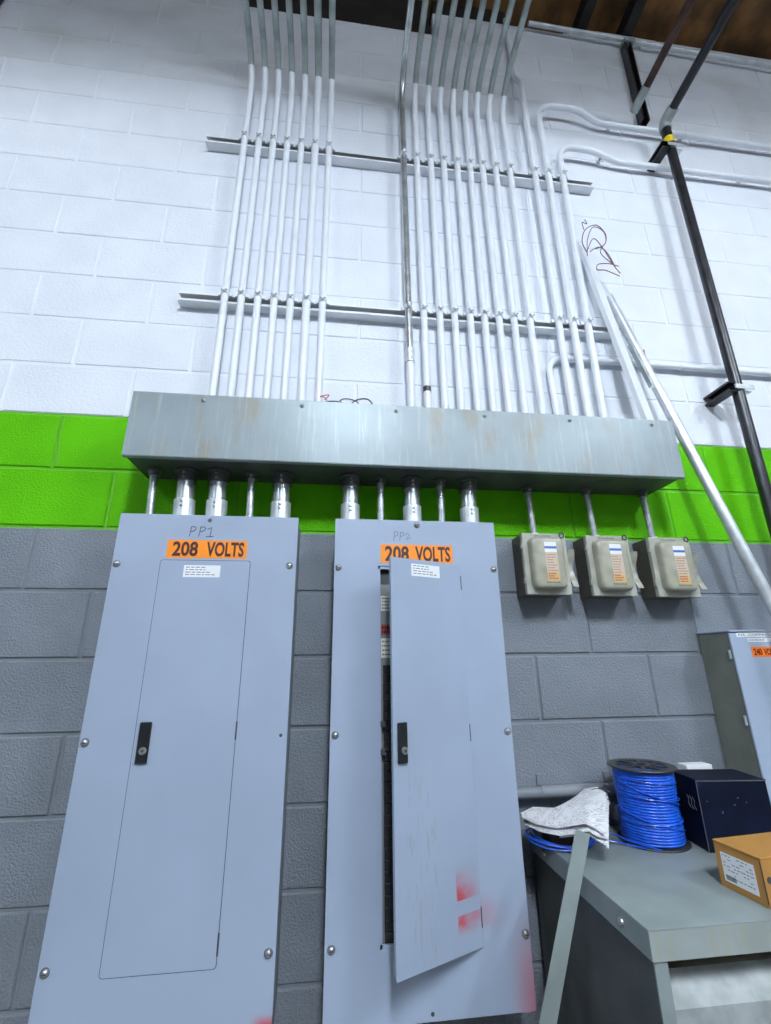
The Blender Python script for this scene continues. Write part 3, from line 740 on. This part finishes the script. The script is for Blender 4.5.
# ------------------------------------------------------------------ black iron pipe with brackets, rusty pipe, slotted channel
top = Vector((2.800, -.10, 4.250)); foot = Vector((2.7575, -.10, 1.70))
t = thing('iron_pipe', 'black iron pipe climbing the wall at the right and turning under the roof', 'pipe', foot)
run = top + Vector((.015, -1.55 * math.cos(R(8)), 1.55 * math.sin(R(8))))
bm = BM(); a_tube(bm, [foot, top - Vector((0, 0, .03))], .0212, 16); part('riser', bm, 'black_pipe', t)
bm = BM(); a_tube(bm, [top + (run - top).normalized() * .05, run], .0212, 16); part('roof_run', bm, 'black_pipe', t)
bm = BM(); a_tube(bm, fillet([top - Vector((0, 0, .05)), top, top + (run - top).normalized() * .07], .04, 6), .028, 16); part('elbow', bm, 'emt_dull', t, label='bare metal elbow')
def on(f): return foot + (top - foot) * f
bm = BM(); a_tube(bm, [on(.955), on(.980)], .0230, 16); part('tape_wrap', bm, 'tape', t)
bm = BM(); a_tube(bm, [on(.938), on(.955)], .0236, 16); part('yellow_band', bm, 'yellow', t, label='yellow band')
bm = BM(); a_tube(bm, [on(.930), on(.938)], .0230, 16); part('tape_wrap', bm, 'tape', t)
p = top + (run - top) * .44
bm = BM(); a_tube(bm, [p, p + (run - top).normalized() * .07], .030, 16); part('coupling', bm, 'emt_dull', t)
def bracket(z, lab):
    f = (z - foot.z) / (top.z - foot.z); px = on(f).x
    t = thing('pipe_bracket', lab, 'bracket', (px, 0, z), 'brackets holding the iron pipe')
    bm = BM(); w = .0206; th = .0025
    prof = [(px - .05, z - w), (px - .009, z - w), (px - .009, z + w), (px - .05, z + w), (px - .05, z + w - .009), (px - .05 + th, z + w - .009), (px - .05 + th, z + w - th), (px - .009 - th, z + w - th), (px - .009 - th, z - w + th), (px - .05 + th, z - w + th), (px - .05 + th, z - w + .009), (px - .05, z - w + .009)]
    a_prism(bm, prof, .122, Matrix(((1, 0, 0, -.013), (0, 0, -1, -.0005), (0, 1, 0, 0), (0, 0, 0, 1)))); part('channel', bm, 'black_pipe', t)
    bm = BM(); a_lathe(bm, [(.0213, -.011), (.0245, -.011), (.0245, .011), (.0213, .011)], on(f), (0, 0, 1), 16)
    a_box(bm, px - .035, px + .05, -.128, -.124, z - .010, z + .010)
    a_box(bm, px + .02, px + .052, -.112, -.088, z - .012, z - .008)
    part('clamp', bm, 'emt', t)
bracket(4.059, 'upper bracket clamping the black iron pipe below the yellow band')
bracket(2.648, 'lower bracket clamping the black iron pipe beside the thin conduit')
a = Vector((2.690, -.075, 4.40)); b = a + Vector((.03, -1.5 * math.cos(R(8)), 1.5 * math.sin(R(8))))
t = thing('rusty_pipe', 'rusty brown pipe slanting from the black channel to the roof', 'pipe', a)
bm = BM(); a_tube(bm, [a, b], .0185, 12); part('pipe', bm, 'rust_pipe', t)
bm = BM(); a_tube(bm, [a - (b - a).normalized() * .02, a + (b - a).normalized() * .09], .022, 12); part('end_fitting', bm, 'emt_dull', t)
t = thing('slotted_channel', 'black slotted channel upright on the wall under the roof edge', 'channel', (2.775, 0, 4.38))
bm = BM(); w, d, th = .0206, .041, .003
prof = [(-w, 0), (w, 0), (w, d), (w - .008, d), (w - .008, d - th), (w - th, d - th), (w - th, th), (-w + th, th), (-w + th, d - th), (-w + .008, d - th), (-w + .008, d), (-w, d)]
a_prism(bm, prof, .675, Matrix(((1, 0, .03, 2.772), (0, -1, 0, -.0005), (0, 0, 1, 4.38), (0, 0, 0, 1)))); part('rail', bm, 'black_pipe', t)
for k in range(4):
    z = 4.45 + k * .17; bm = BM(); a_box(bm, 2.776 + k * .005 - .006, 2.776 + k * .005 + .006, -.010, -.0036, z - .025, z + .025, .003); part('slot', bm, 'emt_dull', t)
bm = BM(); a_box(bm, 2.765, 2.835, -.055, -.01, 5.056, 5.074, .004); part('clamp', bm, 'emt_dull', t)
# black cable at the left edge
bm = BM(); a_tube(bm, fillet([(-.56, -.012, 4.50), (-.515, -.012, 4.60), (-.495, -.012, 4.72), (-.49, -.012, 5.1)], .2, 6), .007, 8)
solid('cable', bm, 'wire_black', 'black cable hanging at the top left edge of the wall', 'cable', (-.515, -.012, 4.6))

# ------------------------------------------------------------------ leaning channel, leaning conduit, loose wires
def oriented_prism(bm, prof, p0, p1, face):
    p0, p1 = Vector(p0), Vector(p1); t = (p1 - p0).normalized(); f = Vector(face); f = (f - t * f.dot(t)).normalized(); s = t.cross(f)
    mt = Matrix(((s.x, f.x, t.x, p0.x), (s.y, f.y, t.y, p0.y), (s.z, f.z, t.z, p0.z), (0, 0, 0, 1)))
    a_prism(bm, prof, (p1 - p0).length, mt)
uprof = [(-.02, 0), (.02, 0), (.02, .02), (.0175, .02), (.0175, .0025), (-.0175, .0025), (-.0175, .02), (-.02, .02)]
bm = BM(); oriented_prism(bm, uprof, (2.322, -.145, GZ1 + .004), (2.268, -.026, 3.46), (-.25, 1, 0))
solid('leaning_channel', bm, 'white_pipe', 'white channel piece standing on the trough and leaning on the wall', 'channel', (2.322, -.145, GZ1 + .004))
# long bare conduit leaning from the floor
p_top = Vector((2.343, -.030, 3.142)); p_mid = Vector((2.553, -.20, 1.776)); dirn = (p_mid - p_top).normalized()
p_foot = p_top + dirn * ((p_top.z - .012) / -dirn.z)
t = thing('leaning_conduit', 'long bare conduit leaning against the wall right of the trough', 'conduit', p_foot)
bm = BM(); a_tube(bm, [p_top, p_foot], .0185, 18); part('pipe', bm, 'emt', t)
for k in (.22, .60):
    q = p_top + (p_foot - p_top) * k * .5
    if k == .22:
        bm = BM(); a_box(bm, q.x + .016, q.x + .0195, q.y - .006, q.y + .006, q.z - .035, q.z + .035); part('red_mark', bm, 'red_mark', t, label='red paint mark')
bm = BM(); oriented_prism(bm, [(-.012, 0), (.012, 0), (.012, .02), (.010, .02), (.010, .002), (-.012, .002)], p_top + dirn * .30 + Vector((-.030, -.006, 0)), p_top + dirn * .52 + Vector((-.030, -.006, 0)), (0, -1, 0)); part('clip_angle', bm, 'emt_dull', t)
def wires(org, specs, lab, name='loose_wires', mats=None):
    t = thing(name, lab, 'wires', org)
    for pts, r, m in specs:
        P = [Vector(org) + Vector(q) for q in pts]; sm = []
        for i in range(len(P) - 1):      # Catmull-Rom
            p0 = P[max(i - 1, 0)]; p1 = P[i]; p2 = P[i + 1]; p3 = P[min(i + 2, len(P) - 1)]
            for k in range(6):
                s = k / 6; sm.append(.5 * ((2 * p1) + (-p0 + p2) * s + (2 * p0 - 5 * p1 + 4 * p2 - p3) * s * s + (-p0 + 3 * p1 - 3 * p2 + p3) * s ** 3))
        sm.append(P[-1]); bm = BM(); a_tube(bm, sm, r, 6); part('wire', bm, m, t)
wires((2.238, -.082, 3.335), [
    ([(0, 0, 0), (-.02, -.01, .05), (.0, -.02, .11), (.05, -.03, .13), (.085, -.03, .08), (.07, -.03, .02), (.03, -.02, .0)], .0022, 'wire_brown'),
    ([(0, 0, -.02), (.0, -.02, .05), (.03, -.03, .115), (.075, -.03, .10), (.08, -.03, .04), (.05, -.02, -.02), (.10, -.03, -.10)], .0020, 'wire_purple'),
    ([(0, 0, 0), (.03, -.02, .06), (.06, -.03, -.01), (.09, -.03, -.09), (.115, -.03, -.14)], .0020, 'wire_brown'),
    ([(.0, -.02, -.02), (.04, -.03, .0), (.075, -.03, -.03), (.10, -.03, -.115)], .0020, 'wire_purple'),
    ([(.115, -.03, -.10), (.07, -.03, -.09), (.02, -.03, -.10), (.01, -.03, -.13), (.05, -.03, -.13), (.11, -.03, -.155)], .0020, 'wire_brown'),
    ([(.0, -.01, .12), (-.01, -.02, .15), (.012, -.02, .145), (.005, -.02, .17)], .0018, 'wire_purple')],
    'tangle of red-brown wires hanging from the top of the leaning white channel')
wires((1.16, -.12, GZ1), [
    ([(-.08, 0, .0), (-.06, 0, .04), (-.03, 0, .052), (.01, 0, .045), (.03, 0, .0)], .0028, 'wire_black'),
    ([(-.02, -.02, .0), (.0, -.02, .045), (.03, -.02, .052), (.06, -.02, .04), (.07, -.02, .01)], .0026, 'wire_purple'),
    ([(.02, -.03, .0), (.05, -.03, .04), (.09, -.03, .05), (.11, -.03, .03), (.105, -.03, .0)], .0024, 'wire_black'),
    ([(-.04, -.01, .0), (-.05, -.01, .055), (-.07, -.01, .062), (-.04, -.01, .07), (-.055, -.01, .05)], .0022, 'wire_pink'),
    ([(-.135, -.03, .0), (-.13, -.03, .02), (-.115, -.03, .015), (-.12, -.03, .0)], .0024, 'wire_black')],
    'loose black and pink wires poking out of the trough top')
wires((1.325, -.165, GZ1), [([(-.03, 0, 0), (-.015, 0, .012), (.005, 0, .004), (.03, 0, .012), (.035, 0, 0)], .0018, 'wire_black')], 'short bent wire end on the trough near the bare conduit')

# ------------------------------------------------------------------ grey pipe low on the wall, 240 V cabinet
t = thing('wall_pipe', 'grey painted pipe low on the wall behind the wire spool', 'pipe', (1.70, -.025, 1.232))
bm = BM(); a_tube(bm, [(1.675, -.024, 1.230), (2.436, -.024, 1.234)], .0165, 14); part('pipe', bm, 'grey_pipe' if 'grey_pipe' in MT else 'grey_joint', t)
for x in (1.80, 2.02):
    bm = BM(); a_lathe(bm, [(.0165, -.01), (.0185, -.01), (.0185, .01), (.0165, .01)], (x, -.024, 1.231), (1, 0, 0), 12); a_box(bm, x - .01, x + .01, -.006, -.0005, 1.246, 1.275); part('strap', bm, 'grey_joint', t)
cx0, cx1, cz0, cz1, cy = 2.440, 2.960, .86, 1.690, -.128
t = thing('disconnect_cabinet', 'grey cabinet with a small orange sticker at the right edge', 'electrical cabinet', (cx0, 0, cz0))
bm = BM(); a_box(bm, cx0, cx1, cy, -.0005, cz0, cz1, .002); part('cabinet_body', bm, 'cab_side', t)
bm = BM(); a_box(bm, cx0 - .003, cx1 + .003, cy - .012, -.0005, cz1, cz1 + .006, .001); part('drip_lip', bm, 'cab_door', t)
bm = BM(); a_box(bm, cx0 - .002, cx1 + .002, cy - .008, cy - .001, cz0 - .002, cz1 - .003, .0015); d = part('door', bm, 'cab_door', t)
fy = cy - .008
bm = BM(); a_box(bm, 2.504, 2.604, fy - .0005, fy, 1.6115, 1.6425); s = part('voltage_sticker', bm, 'orange_red', d, label='orange sticker reading 240 VOLTS')
part('lettering', text_bm('240', 2.511, 2.541, 1.6165, 1.6375, fy - .0005, bold=.03), 'brown_ink', s); part('lettering', text_bm('VOLTS', 2.547, 2.598, 1.6165, 1.6375, fy - .0005, bold=.03), 'brown_ink', s)
bm = BM(); a_box(bm, 2.463, 2.625, fy - .0005, fy, 1.6740, 1.6870); s = part('label_strip', bm, 'paper', d, label='white strip reading AIR COMPRESSOR')
part('lettering', text_bm('AIR  COMPRESSOR', 2.467, 2.618, 1.6768, 1.6842, fy - .0005), 'print', s)
bm = BM(); a_box(bm, 2.499, 2.590, fy - .0005, fy, 1.6580, 1.6705); s = part('label_strip', bm, 'paper', d, label='white strip reading LOCKOUT')
part('lettering', text_bm('LOCKOUT', 2.504, 2.562, 1.6608, 1.6678, fy - .0005), 'print', s)
for z in (1.62, 1.424, 1.10):
    bm = BM(); a_tube(bm, [(cx0 - .003, cy + .006, z - .014), (cx0 - .003, cy + .006, z + .014)], .004, 8); part('hinge', bm, 'emt', t)
for r_ in (.026, .018, .011):
    bm = BM(); a_lathe(bm, [(r_ - .001, 0), (r_ - .001, .0009), (r_ + .001, .0009), (r_ + .001, 0)], (cx0, -.055, 1.643), (-1, 0, 0), 20); part('knockout', bm, 'cab_side', t)

# ------------------------------------------------------------------ transformer
tx0, tx1, ty0, ty1, tz = 1.745, 2.432, -.542, -.022, 1.135
t = thing('transformer', 'grey floor-standing transformer under the wire spool and boxes', 'transformer', ((tx0 + tx1) / 2, (ty0 + ty1) / 2, 0))
bm = BM(); a_box(bm, tx0, tx1, ty0, ty1, tz - .004, tz, .0025, 2); lid = part('lid', bm, 'trans', t)
bm = BM()
a_box(bm, tx0, tx1, ty0, ty0 + .003, tz - .048, tz - .003); part('front_lip', bm, 'trans_lip', lid)
bm = BM()
a_box(bm, tx0, tx0 + .003, ty0 + .003, ty1, tz - .048, tz - .003); a_box(bm, tx1 - .003, tx1, ty0 + .003, ty1, tz - .048, tz - .003); a_box(bm, tx0, tx1, ty1 - .003, ty1, tz - .048, tz - .003)
part('side_lip', bm, 'trans', lid)
for y in (-.455, -.11):
    bm = BM(); a_lathe(bm, [(0, .006), (.006, .005), (.008, .002), (.008, 0), (0, 0)], (tx0, y, tz - .026), (-1, 0, 0), 10); part('lid_screw', bm, 'screw', lid)
bm = BM()
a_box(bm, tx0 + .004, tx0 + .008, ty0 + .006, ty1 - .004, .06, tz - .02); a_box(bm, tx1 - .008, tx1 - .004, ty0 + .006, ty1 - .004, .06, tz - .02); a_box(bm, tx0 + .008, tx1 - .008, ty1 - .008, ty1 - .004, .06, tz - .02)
part('side_panel', bm, 'trans_shade', t)
for xa in (tx0 + .004, tx1 - .030):
    bm = BM(); a_box(bm, xa, xa + .026, ty0 + .003, ty0 + .007, .06, tz - .05); part('front_post', bm, 'trans', t)
bm = BM(); a_box(bm, tx0 + .02, tx1 - .02, ty0 + .085, ty0 + .09, .10, tz - .01); part('core_shield', bm, 'trans_in', t)
z = 1.044
for k in range(9):
    bm = BM(); vs = []
    y_in, y_out = ty0 + .052, ty0 + .010; d_ = .032; th = .003
    pr = [(y_in, z), (y_out, z - d_), (y_out, z - d_ - .055), (y_out + th, z - d_ - .055), (y_out + th, z - d_ + .001), (y_in, z + .004)]
    a_prism(bm, pr, tx1 - tx0 - .060, Matrix(((0, 0, 1, tx0 + .030), (1, 0, 0, 0), (0, 1, 0, 0), (0, 0, 0, 1)))); part('louver', bm, 'louver', t)
    z -= .105
bm = BM(); a_box(bm, tx0 + .03, tx0 + .09, ty0 + .02, ty1 - .02, 0, .06); a_box(bm, tx1 - .09, tx1 - .03, ty0 + .02, ty1 - .02, 0, .06); part('base_rail', bm, 'trans_shade', t)

# ------------------------------------------------------------------ blue wire spool
sc = Vector((2.046, -.148, tz)); fr = .089
t = thing('wire_spool', 'upright spool of blue wire with black flanges on the transformer', 'wire spool', sc)
def flange(z, spokes=True):
    bm = BM()
    a_lathe(bm, [(.066, 0), (fr, 0), (fr + .001, .002), (fr, .004), (.066, .004), (.066, 0)], sc + Vector((0, 0, z)), (0, 0, 1), 32)
    a_lathe(bm, [(.013, 0), (.024, 0), (.024, .004), (.021, .006), (.013, .006), (.013, 0)], sc + Vector((0, 0, z)), (0, 0, 1), 24)
    for k in range(8):
        a = k * math.pi / 4 + .3; c, s = math.cos(a), math.sin(a)
        r = bmesh.ops.create_cube(bm, size=1); bmesh.ops.scale(bm, vec=(.046, .009, .004), verts=r['verts'])
        bmesh.ops.rotate(bm, cent=(0, 0, 0), matrix=Matrix.Rotation(a, 3, 'Z'), verts=r['verts'])
        bmesh.ops.translate(bm, vec=sc + Vector((c * .045, s * .045, z + .002)), verts=r['verts'])
    return bm
part('flange', flange(.0005), 'spool_black', t); part('flange', flange(.181), 'spool_black', t)
bm = BM(); prof = [(.028, .005)]
nb = 25
for k in range(nb * 4 + 1):
    f = k / (nb * 4); prof.append((.0755 + .0015 * math.sin(f * 9) + .0030 * abs(math.sin(f * nb * math.pi)), .006 + f * .173))
prof.append((.028, .180))
a_lathe(bm, prof, sc, (0, 0, 1), 40); part('wire_winding', bm, 'blue_wire', t, 80)
for z0, z1, a0, a1 in ((.150, .085, 3.3, 6.0), (.085, .03, 3.0, 5.9), (.16, .150, 3.4, 5.5), (.055, .060, 3.2, 6.1), (.12, .105, 3.6, 6.2)):
    pts = []
    for k in range(13):
        f = k / 12; a = a0 + (a1 - a0) * f; pts.append(sc + Vector((math.cos(a) * .0805, math.sin(a) * .0805, z0 + (z1 - z0) * f)))
    bm = BM(); a_tube(bm, pts, .0019, 6); part('stray_strand', bm, 'blue_wire', t)

# low coil of blue wire on a black plate
cc = Vector((1.796, -.108, tz)); t = thing('wire_coil', 'flat coil of blue wire on a black disc under the folded newspaper', 'wire coil', cc)
bm = BM(); a_lathe(bm, [(0, .001), (.084, .001), (.086, .004), (.084, .007), (.05, .007), (.045, .028), (0, .028)], cc, (0, 0, 1), 32); part('disc', bm, 'spool_black', t)
for k, (rr, dz, ox, oy) in enumerate(((.083, .010, 0, 0), (.088, .013, -.008, -.004), (.080, .015, .004, -.006), (.090, .009, -.004, -.008), (.085, .019, .004, .004))[:4]):
    pts = [cc + Vector((ox + rr * math.cos(a), oy + rr * math.sin(a) * .95, dz + .003 * math.sin(2 * a + k))) for a in [i * 2 * math.pi / 40 for i in range(41)]]
    bm = BM(); a_tube(bm, pts, .0021, 6, caps=False); part('wire_loop', bm, 'blue_wire', t)
for pts in ([(1.880, -.115, tz + .018), (1.935, -.135, tz + .018), (1.960, -.165, tz + .010), (1.985, -.200, tz + .007), (2.01, -.232, tz + .006)],
            [(1.872, -.140, tz + .010), (1.930, -.160, tz + .006), (1.955, -.185, tz + .005), (1.980, -.213, tz + .005)]):
    bm = BM(); a_tube(bm, fillet(pts, .05, 4), .0021, 6); part('wire_end', bm, 'blue_wire', t)

# ------------------------------------------------------------------ folded newspaper draped over the coil and the bar's end
T = [(1.698, -.082, 1.196), (1.740, -.072, 1.204), (1.795, -.098, 1.212), (1.845, -.100, 1.222), (1.895, -.090, 1.240), (1.935, -.098, 1.253), (1.925, -.160, 1.250)]
B = [(1.698, -.104, 1.188), (1.716, -.150, 1.187), (1.748, -.200, 1.198), (1.776, -.228, 1.206), (1.792, -.268, 1.219), (1.806, -.282, 1.219), (1.824, -.296, 1.207)]
def sheet(name, parent, dz, T, B, n=8, mid=.022, ragged=0.0, th=.0018, i0=0):
    bm = BM(); top = []; bot = []
    rn = random.Random(5)
    for i in range(i0, len(T)):
        a, b = Vector(T[i]), Vector(B[i]); row = []
        b = b + (b - a).normalized() * (rn.uniform(-1, 1) * ragged)
        for k in range(n + 1):
            f = k / n; p = a.lerp(b, f); p.z += mid * math.sin(math.pi * f) * min(1, i / 3) + dz + .004 * math.sin(7 * f + i * 1.9) + (.010 * math.exp(-((f - .18) / .14) ** 2) if i >= 4 else 0)
            row.append(p)
        top.append([bm.verts.new(p) for p in row]); bot.append([bm.verts.new(p - Vector((0, 0, th))) for p in row])
    m = len(top)
    for i in range(m - 1):
        for k in range(n):
            bm.faces.new((top[i][k], top[i + 1][k], top[i + 1][k + 1], top[i][k + 1])); bm.faces.new((bot[i][k], bot[i][k + 1], bot[i + 1][k + 1], bot[i + 1][k]))
    for i in range(m - 1):
        for k in (0, n): bm.faces.new((top[i][k], bot[i][k], bot[i + 1][k], top[i + 1][k]))
    for k in range(n):
        for i in (0, m - 1): bm.faces.new((top[i][k], top[i][k + 1], bot[i][k + 1], bot[i][k]))
    o = part(name, bm, 'newsprint', parent, 60); return o
t = thing('newspaper', 'folded white newspaper lying over the blue coil and the bar end', 'newspaper', (1.80, -.16, 1.165))
sheet('page', t, 0, T, B)
sheet('page', t, -.007, [(x + .001, y, z) for x, y, z in T], [(x + .004, y - .003, z - .006) for x, y, z in B], mid=.018, ragged=.010)
sheet('page', t, -.013, [(x + .003, y, z) for x, y, z in T], [(x + .006, y + .004, z - .008) for x, y, z in B], mid=.015, ragged=.012, i0=2)
sheet('page', t, -.017, [(x + .004, y, z) for x, y, z in T], [(x + .014, y + .014, z - .012) for x, y, z in B], mid=.012, ragged=.014, i0=4)
bm = BM(); a_tube(bm, [(1.875, -.145, 1.2555), (1.895, -.142, 1.262), (1.918, -.150, 1.2655), (1.931, -.160, 1.258)], .0022, 6); part('print_bar', bm, 'ink', t)

# ------------------------------------------------------------------ grey steel angle bar leaning on the transformer's edge
pt = Vector((1.757, -.319, 1.221)); pb = Vector((1.611, -.355, .904)); dd = (pb - pt).normalized(); pf = pt + dd * ((pt.z - .004) / -dd.z)
bm = BM(); oriented_prism(bm, [(-.0155, 0), (.0155, 0), (.0155, .016), (.0125, .016), (.0125, .003), (-.0155, .003)], pf, pt, (.55, 1.0, .0))
solid('angle_bar', bm, 'flat_bar', 'grey steel angle bar leaning against the transformer', 'metal bar', pf)

# ------------------------------------------------------------------ boxes on the transformer
def rbox(name, lab, cat, org, rz, w, d, h, mat):
    t = thing(name, lab, cat, org); t.rotation_euler = (0, 0, rz); return t
t = rbox('carton', 'dark navy box standing beside the blue wire spool', 'box', (2.128, -.249, tz), R(-7.5), 0, 0, 0, '')
w, d, h = .186, .120, .166
bm = BM(); a_box(bm, 0, w, 0, d, .0005, h - .003, .0015); part('box_body', bm, 'navy', t, local=True)
bm = BM(); a_box(bm, -.0008, w + .0008, -.0008, d + .0008, h - .003, h, .001); part('lid', bm, 'navy_top' if 'navy_top' in MT else 'navy', t, local=True)
bm = BM(); a_tube(bm, [(-.0005, -.0005, 0.002), (-.0005, -.0005, h - .002)], .0009, 5); a_tube(bm, [(0, -.0008, h - .003), (w, -.0008, h - .003)], .0009, 5); part('worn_edge', bm, 'print', t, local=True)
bm = BM(); rn = random.Random(9)
for k in range(5):
    x, z = rn.uniform(.02, w - .02), rn.uniform(.08, .15); a = rn.uniform(0, 3); l_ = rn.uniform(.002, .006)
    a_tube(bm, [(x, -.0004, z), (x + l_ * math.cos(a), -.0004, z + l_ * math.sin(a))], .0006, 4)
part('scuff', bm, 'louver', t, local=True)
bm = BM()
for k in range(3):
    y = .02 + k * .012; a_tube(bm, [(-.0004, y, .09), (-.0004, y + .006, .10), (-.0004, y + .002, .112), (-.0004, y + .009, .12)], .0009, 4)
part('pen_mark', bm, 'print', t, local=True)
bm = BM(); a_box(bm, 2.225, 2.310, -.100, -.060, tz + .0005, 1.303, .002)
solid('white_box', bm, 'paper', 'white packet peeking out behind the navy box', 'packet', (2.267, -.08, tz), None)
t = rbox('carton', 'small brown cardboard box at the front of the transformer', 'box', (2.031, -.512, tz), R(6), 0, 0, 0, '')
w, d, h = .20, .108, .087
bm = BM(); a_box(bm, 0, w, 0, d, .0005, h - .003, .001); part('box_body', bm, 'carton', t, local=True)
bm = BM(); a_box(bm, -.0015, w, -.0015, d, h - .0032, h, .0012); part('lid_flap', bm, 'carton', t, local=True)
bm = BM(); a_box(bm, -.0008, .0, .0005, .0028, .008, h - .006); part('tuck_slot', bm, 'slot_dark', t, local=True)
bm = BM(); a_lathe(bm, [(0, .001), (.006, .001), (.006, 0), (0, 0)], (.012, -.0004, h * .55), (0, -1, 0), 12); part('hand_hole', bm, 'slot_dark', t, local=True)
bm = BM(); a_box(bm, -.0008, -.0002, .018, .094, .014, .068); l_ = part('shipping_label', bm, 'paper', t, local=True, label='white shipping label')
bm = BM(); rn = random.Random(4)
for i in range(7):
    zz = .064 - i * .0065; y = .090
    while y > .026:
        ww = rn.uniform(.003, .009); 
        if rn.random() < .6: a_box(bm, -.0012, -.0007, y - ww, y, zz - .0014, zz)
        y -= ww + .003
for i in range(10): a_box(bm, -.0012, -.0007, .089 - i * .0024 - .0014, .089 - i * .0024, .018, .027)
part('print', bm, 'print', l_, local=True)
